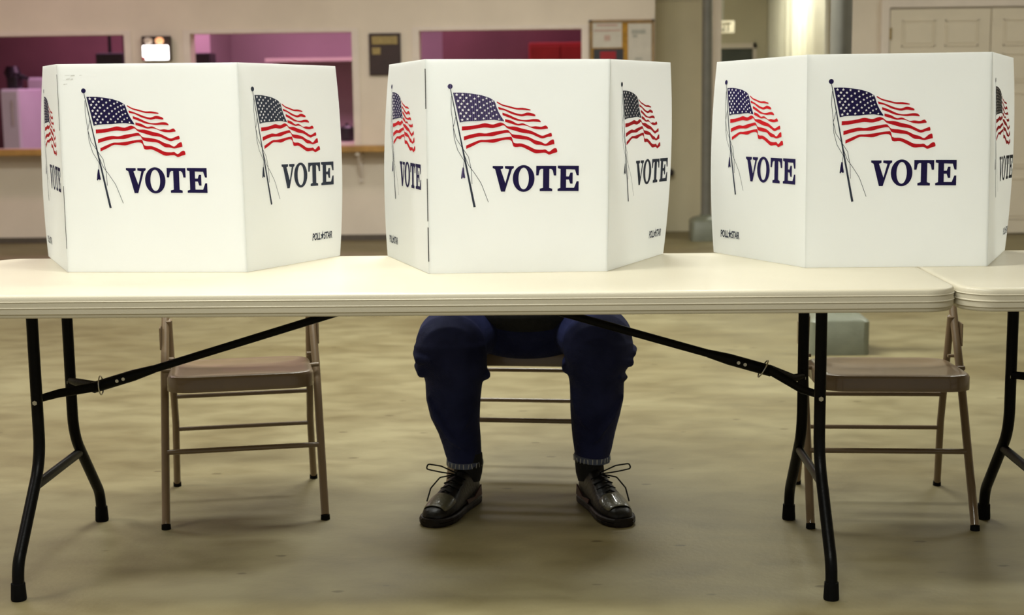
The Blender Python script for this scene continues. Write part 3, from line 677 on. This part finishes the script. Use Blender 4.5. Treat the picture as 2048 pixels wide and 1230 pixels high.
# head: bowed over the ballot, face towards the table
hc = Vector((.237, .565, 1.075)); ft = Vector((0, -.86, -.51)); hu = Vector((0, -.51, .86)); ft.normalize(); hu.normalize(); hx = Vector((1, 0, 0))
def H_(x, y, z): return hc+hx*x+ft*y+hu*z
def hring(z, rx, yf, yb):
    return [H_(rx*cos(2*pi*k_/28), (yf if sin(2*pi*k_/28) > 0 else yb)*sin(2*pi*k_/28), z) for k_ in range(28)]
bd.rings([hring(z, rx, yf, yb) for z, rx, yf, yb in ((-.118, .026, .075, .02), (-.105, .040, .082, .045), (-.085, .052, .084, .065), (-.06, .060, .083, .080), (-.03, .066, .084, .090), (0, .071, .083, .096), (.03, .075, .085, .10), (.06, .074, .083, .10), (.09, .064, .070, .088), (.11, .045, .048, .062), (.119, .02, .02, .03))])
bd.rings([[H_(x, y, z) for x, y, z in ring_] for ring_ in ([(-.006, .082, .012), (.006, .082, .012), (.006, .07, .012), (-.006, .07, .012)], [(-.010, .098, -.012), (.010, .098, -.012), (.011, .07, -.012), (-.011, .07, -.012)], [(-.014, .103, -.028), (.014, .103, -.028), (.016, .07, -.03), (-.016, .07, -.03)], [(-.008, .09, -.036), (.008, .09, -.036), (.01, .07, -.038), (-.01, .07, -.038)])])
for q in (-1, 1):   # lips, brow, ears
    bd.tube([H_(-.022*q, .078, -.058), H_(0, .088, -.056), H_(.022*q, .078, -.058)], .0055, n=8)
    bd.tube([H_(q*.012, .084, .030), H_(q*.03, .082, .034), H_(q*.048, .068, .028)], .006, n=8)
    bd.tube([H_(q*.070, .0, .028), H_(q*.084, -.012, .032), H_(q*.086, -.018, .01), H_(q*.080, -.008, -.015), H_(q*.070, .002, -.028)], .008, n=8)
bd.tube([H_(-.018, .078, -.070), H_(0, .086, -.069), H_(.018, .078, -.070)], .006, n=8)
ARM = []
for s in (-1, 1):
    sh = Vector((.237+s*.185, .735, .945)); el = Vector((.237+s*.285, .46, .800)); wr = Vector((.237+s*.13, .245, .772)); ARM.append((s, sh, el, wr))
    bd.loft([(*(sh+Vector((-s*.03, 0, .0))), .05, .05), (*sh, .052, .055), (*((sh+el)/2), .045, .047), (*el, .040, .040), (*(el+(el-sh)*.04), .034, .034)], ref=(0, 0, 1))
    bd.loft([(*el, .040, .040), (*(el*.65+wr*.35), .040, .040), (*(el*.3+wr*.7), .031, .031), (*wr, .024, .028)], ref=(0, 0, 1))
    d = (wr-el).normalized(); sd = Vector((0, 0, 1)).cross(d).normalized()
    hd = Vector((-s*.25, -.95, -.12)).normalized(); sd = Vector((0, 0, 1)).cross(hd).normalized()
    bd.loft([(*wr, .020, .026), (*(wr+hd*.03), .016, .036), (*(wr+hd*.07+Vector((0, 0, -.003))), .015, .041), (*(wr+hd*.092+Vector((0, 0, -.006))), .012, .038)], ref=(0, 0, 1))
    for k_, (o_, L1) in enumerate(((-.030, .070), (-.0105, .080), (.0105, .074), (.030, .058))):
        b0 = wr+hd*.085+sd*o_+Vector((0, 0, -.004)); f1 = b0+hd*L1*.45+sd*o_*.12+Vector((0, 0, .008)); f2 = f1+hd*L1*.32+Vector((0, 0, -.009)); f3 = f2+hd*L1*.22+Vector((0, 0, -.014))
        f3.z = max(f3.z, .7485)
        bd.tube([b0, f1, f2, f3], [.009, .0085, .0078, .0062], n=10)
    ts = s if True else 1
    tsd = sd*(1 if sd.x*s < 0 else -1)
    b0 = wr+hd*.02+tsd*.022; bd.tube([b0, b0+tsd*.022+hd*.025+Vector((0, 0, -.004)), b0+tsd*.028+hd*.052+Vector((0, 0, -.008)), b0+tsd*.022+hd*.074+Vector((0, 0, -.012))], [.011, .0105, .009, .007], n=10)
bd.build('body', MT['skin'], pr, RM(.0045))
for q in (-1, 1): MB().ell(H_(q*.030, .069, .008), (.012, .012, .012), 8).build('eye', MT['eye'], pr)
hr = MB(); hr.rings([hring(z, rx, yf, yb) for z, rx, yf, yb in ((-.045, .062, -.01, .098), (-.02, .070, -.005, .104), (.01, .076, .0, .107), (.04, .082, .035, .109), (.065, .081, .088, .108), (.095, .071, .082, .096), (.118, .050, .056, .070), (.129, .02, .02, .03))])
hr.build('hair', MT['hair'], pr, RM(.005))
# jeans
jn = MB()
LL = [(K_, 0) for K_ in (0,)]
def leg(K, H, rows, outer):
    # thigh
    jn.loft([(H[0], H[1]+.06, H[2]-.005, .09, .085), (H[0], H[1], H[2]+.005, .112, .098), (H[0]*.72+K[0]*.28, .76, .525, .112, .096), (H[0]*.4+K[0]*.6, .62, .510, .108, .094), (K[0], K[1]+.06, K[2], .104, .092), (K[0], K[1]+.015, K[2]-.002, .100, .088), (K[0], K[1]-.03, K[2]-.01, .080, .070), (K[0], K[1]-.055, K[2]-.018, .045, .042)])
    jn.loft(rows)
legL = [(.022, .475, .500, .085, .075), (.018, .470, .470, .104, .090), (.024, .470, .435, .101, .092), (.030, .478, .400, .093, .088), (.026, .485, .360, .082, .082), (.024, .490, .315, .079, .082), (.028, .495, .270, .073, .078), (.037, .502, .225, .062, .072), (.044, .505, .185, .057, .066), (.049, .505, .150, .053, .062), (.053, .503, .128, .049, .060), (.053, .503, .120, .047, .058)]
legR = [(.436, .475, .500, .080, .075), (.440, .470, .470, .100, .090), (.440, .470, .435, .098, .092), (.434, .478, .400, .084, .086), (.436, .485, .360, .078, .082), (.436, .490, .315, .077, .082), (.431, .495, .270, .072, .078), (.427, .502, .225, .065, .072), (.425, .505, .190, .060, .066), (.424, .505, .160, .055, .062), (.422, .503, .140, .050, .060), (.422, .503, .132, .048, .058)]
leg(KL, HL, legL, -1); leg(KR, HR, legR, 1)
jn.ell((.237, .665, .500), (.21, .13, .082)); jn.ell((.235, .595, .455), (.15, .045, .048))
jn.ell((.237, .93, .525), (.205, .115, .095))
jn.loft([(.237, .84, .445, .15, .09), (.237, .86, .50, .20, .13), (.237, .88, .57, .205, .135), (.237, .88, .66, .175, .125), (.237, .87, .72, .165, .122)])
# loose folds of cloth round the knees, behind them and down the shins
for (P_, r_) in (
    ([(-.060, .49, .468), (-.074, .45, .452), (-.066, .41, .440), (-.03, .390, .44)], .014), ([(-.055, .52, .425), (-.070, .47, .412), (-.060, .43, .400), (-.01, .41, .40)], .017),
    ([(-.06, .52, .50), (-.068, .47, .488), (-.05, .42, .475)], .012),
    ([(.040, .41, .395), (.085, .43, .388), (.118, .47, .385), (.11, .52, .39)], .017), ([(.06, .56, .42), (.10, .50, .41), (.105, .45, .42)], .020),
    ([(.505, .41, .455), (.535, .45, .448), (.540, .50, .452), (.52, .54, .46)], .013), ([(.48, .39, .44), (.528, .43, .425), (.532, .49, .42)], .014),
    ([(.50, .42, .385), (.515, .47, .375), (.505, .52, .37)], .010), ([(.345, .54, .415), (.350, .48, .40), (.372, .43, .395)], .016),
    ([(-.045, .44, .33), (-.02, .418, .27), (.02, .427, .205), (.06, .442, .17)], .010), ([(.09, .45, .32), (.06, .43, .25), (.02, .44, .18)], .008),
    ([(-.01, .48, .20), (.03, .445, .185), (.075, .45, .195)], .008), ([(.0, .49, .165), (.04, .448, .152), (.09, .46, .165)], .007),
    ([(.37, .45, .30), (.40, .43, .25), (.45, .44, .20)], .009), ([(.51, .45, .33), (.48, .42, .27), (.43, .435, .20), (.39, .46, .17)], .009),
    ([(.38, .46, .185), (.42, .445, .175), (.47, .46, .19)], .007), ([(.375, .47, .215), (.41, .44, .205), (.47, .45, .225)], .007),
    ([(.36, .47, .36), (.37, .44, .32), (.375, .45, .27)], .008)):
    jn.tube(P_, [r_*.5]+[r_]*(len(P_)-2)+[r_*.5], n=10)
j_ = jn.build('jeans', MT['denim'], pr, [('REMESH', dict(mode='VOXEL', voxel_size=.0045, use_smooth_shade=True)), ('SMOOTH', dict(factor=.6, iterations=5))])
for (x, y, z, tilt, nm) in ((.053, .503, .122, 0, 'L'), (.422, .503, .135, .10, 'R')):
    hm = MB(); R = []
    for dz_, g in ((-.010, .0005), (-.009, .0030), (.006, .0036), (.0075, .0012)):
        R.append([(x+(.0485+g)*cos(2*pi*k_/40), y+(.0590+g)*sin(2*pi*k_/40), z+dz_-tilt*.0+ (.0 if nm == 'L' else -.10*(.0485*cos(2*pi*k_/40)))*1.0) for k_ in range(40)])
    hm.rings(R, cap=False).build('trouser_hem', MT['hem'], pr)
    st = MB()
    for k_ in range(26):
        a_ = 2*pi*(k_+.5)/26
        px_, py_ = x+.0530*cos(a_), y+.0634*sin(a_)
        st.tube([(px_, py_, z-.008), (px_+random.uniform(-.003, .003), py_, z+.006)], .0012, n=6)
    st.build('hem_stitching', MT['scuff'], pr)
# jacket
jk = MB()
jk.ell((.237, .640, .560), (.185, .16, .085))
jk.loft([(.237, .895, .56, .20, .15), (.237, .885, .60, .19, .145), (.237, .885, .66, .20, .145), (.237, .86, .76, .185, .138), (.237, .79, .88, .20, .138), (.237, .735, .965, .18, .115), (.237, .70, .998, .085, .075)])
for s, sh, el, wr in ARM:
    jk.loft([(*(sh+Vector((-s*.05, 0, .0))), .055, .06), (*sh, .062, .066), (*((sh+el)/2), .056, .058), (*el, .052, .052), (*(el+(el-sh)*.05), .042, .042)], ref=(0, 0, 1))
    jk.loft([(*el, .050, .050), (*(el*.6+wr*.4), .047, .049), (*(el*.15+wr*.85), .034, .037), (*(el*.05+wr*.95), .032, .035)], ref=(0, 0, 1))
jk.build('jacket', MT['jacket'], pr, RM(.006))
# shoes
def shoe(ax, ay, ang, name_side):
    ca, sa = cos(ang), sin(ang); hy = .055
    def T(x, y, z): yy = y-hy; return (ax+x*ca-yy*sa, ay+x*sa+yy*ca, z)       # toe points to -y, heel at +y
    # outline half widths along the sole: t from heel to toe
    ol = [(.085, .012), (.078, .026), (.06, .034), (.03, .036), (-.01, .036), (-.06, .040), (-.10, .047), (-.135, .050), (-.165, .048), (-.19, .040), (-.208, .026), (-.214, .010)]
    def outline(g, z, dx=0): return [T(-(w_+g)+dx, y+(g if y > 0 else 0)*.5, z) for y, w_ in ol]+[T((w_+g)+dx, y, z) for y, w_ in reversed(ol)]
    s_ = MB().rings([outline(-.003, .0), outline(.002, .006), outline(.003, .012), outline(.0, .0135), outline(.003, .015), outline(.002, .021), outline(-.002, .024)], smooth=False)
    up = MB(); R = []
    st = [(.080, .020, .030), (.070, .030, .085), (.050, .035, .103), (.02, .037, .107), (-.02, .037, .100), (-.05, .040, .088), (-.08, .043, .075), (-.11, .046, .064), (-.14, .047, .056), (-.17, .044, .048), (-.195, .034, .038), (-.208, .018, .026)]
    for y, w_, h_ in st:
        R.append([T(w_*(abs(cos(pi*k_/12))**.8)*(1 if cos(pi*k_/12) > 0 else -1), y, .018+(h_-.01)*sin(pi*k_/12)**.75) for k_ in range(13)])
    U_ = up.rings(R).build('shoe', MT['shoe'], pr, [('SUBSURF', dict(levels=1, render_levels=1))])
    s_.build('sole', MT['sole'], U_)
    tc = MB(); R = []
    for y, w_, h_ in [(-.118, .0475, .0650), (-.14, .0485, .0580), (-.165, .0465, .0505), (-.185, .040, .0435)]:
        R.append([T((w_+.0015)*(abs(cos(pi*k_/12))**.8)*(1 if cos(pi*k_/12) > 0 else -1)*.92, y, .018+(h_-.007)*sin(pi*k_/12)**.75) for k_ in range(2, 11)])
    tc.rings(R, cap=False) if False else tc.add([p for r_ in R for p in r_], [(a_*9+i, a_*9+i+1, (a_+1)*9+i+1, (a_+1)*9+i) for a_ in range(3) for i in range(8)])
    tc.build('toe_cap', MT['toe'], U_, [('SOLIDIFY', dict(thickness=.002)), ('SUBSURF', dict(levels=1, render_levels=1))])
    for q in (-1, 1):
        MB().add([T(q*.0385, .05, .03), T(q*.0385, .0, .028), T(q*.0415, -.05, .028), T(q*.0415, -.06, .042), T(q*.0385, .0, .036), T(q*.037, .05, .060)], [(0, 1, 4, 5), (1, 2, 3, 4)], 0, False).build('side_trim', MT['accent'], U_, [('SOLIDIFY', dict(thickness=.003))])
    # laces
    lc = MB()
    for i in range(4):
        y = -.035-.022*i; z = .103-.0095*i
        lc.tube([T(-.028, y, z-.010), T(0, y-.008, z+.004), T(.028, y, z-.010)], .0022, n=8)
    o_ = -1 if name_side == 'L' else 1
    for L_ in ([(0, -.03, .108), (o_*.045, -.04, .128), (o_*.085, -.045, .132), (o_*.088, -.05, .118), (o_*.05, -.045, .112), (0, -.035, .106)], [(0, -.03, .106), (o_*.04, -.06, .10), (o_*.055, -.09, .075), (o_*.053, -.12, .045)]):
        P_ = fillet([T(*p) for p in L_], .012, 4); lc.tube(P_, .0021, n=8)
    lc.build('lace', MT['rubber'], U_)
    MB().loft([(*T(0, .040, .070), .036, .046), (*T(0, .045, .095), .041, .050), (*T(0, .052, .12), .041, .048), (*T(0, .055, .15), .038, .046)]).build('sock', MT['sock'], pr)
shoe(.066, .500, -radians(21), 'L')
shoe(.412, .500, radians(20), 'R')
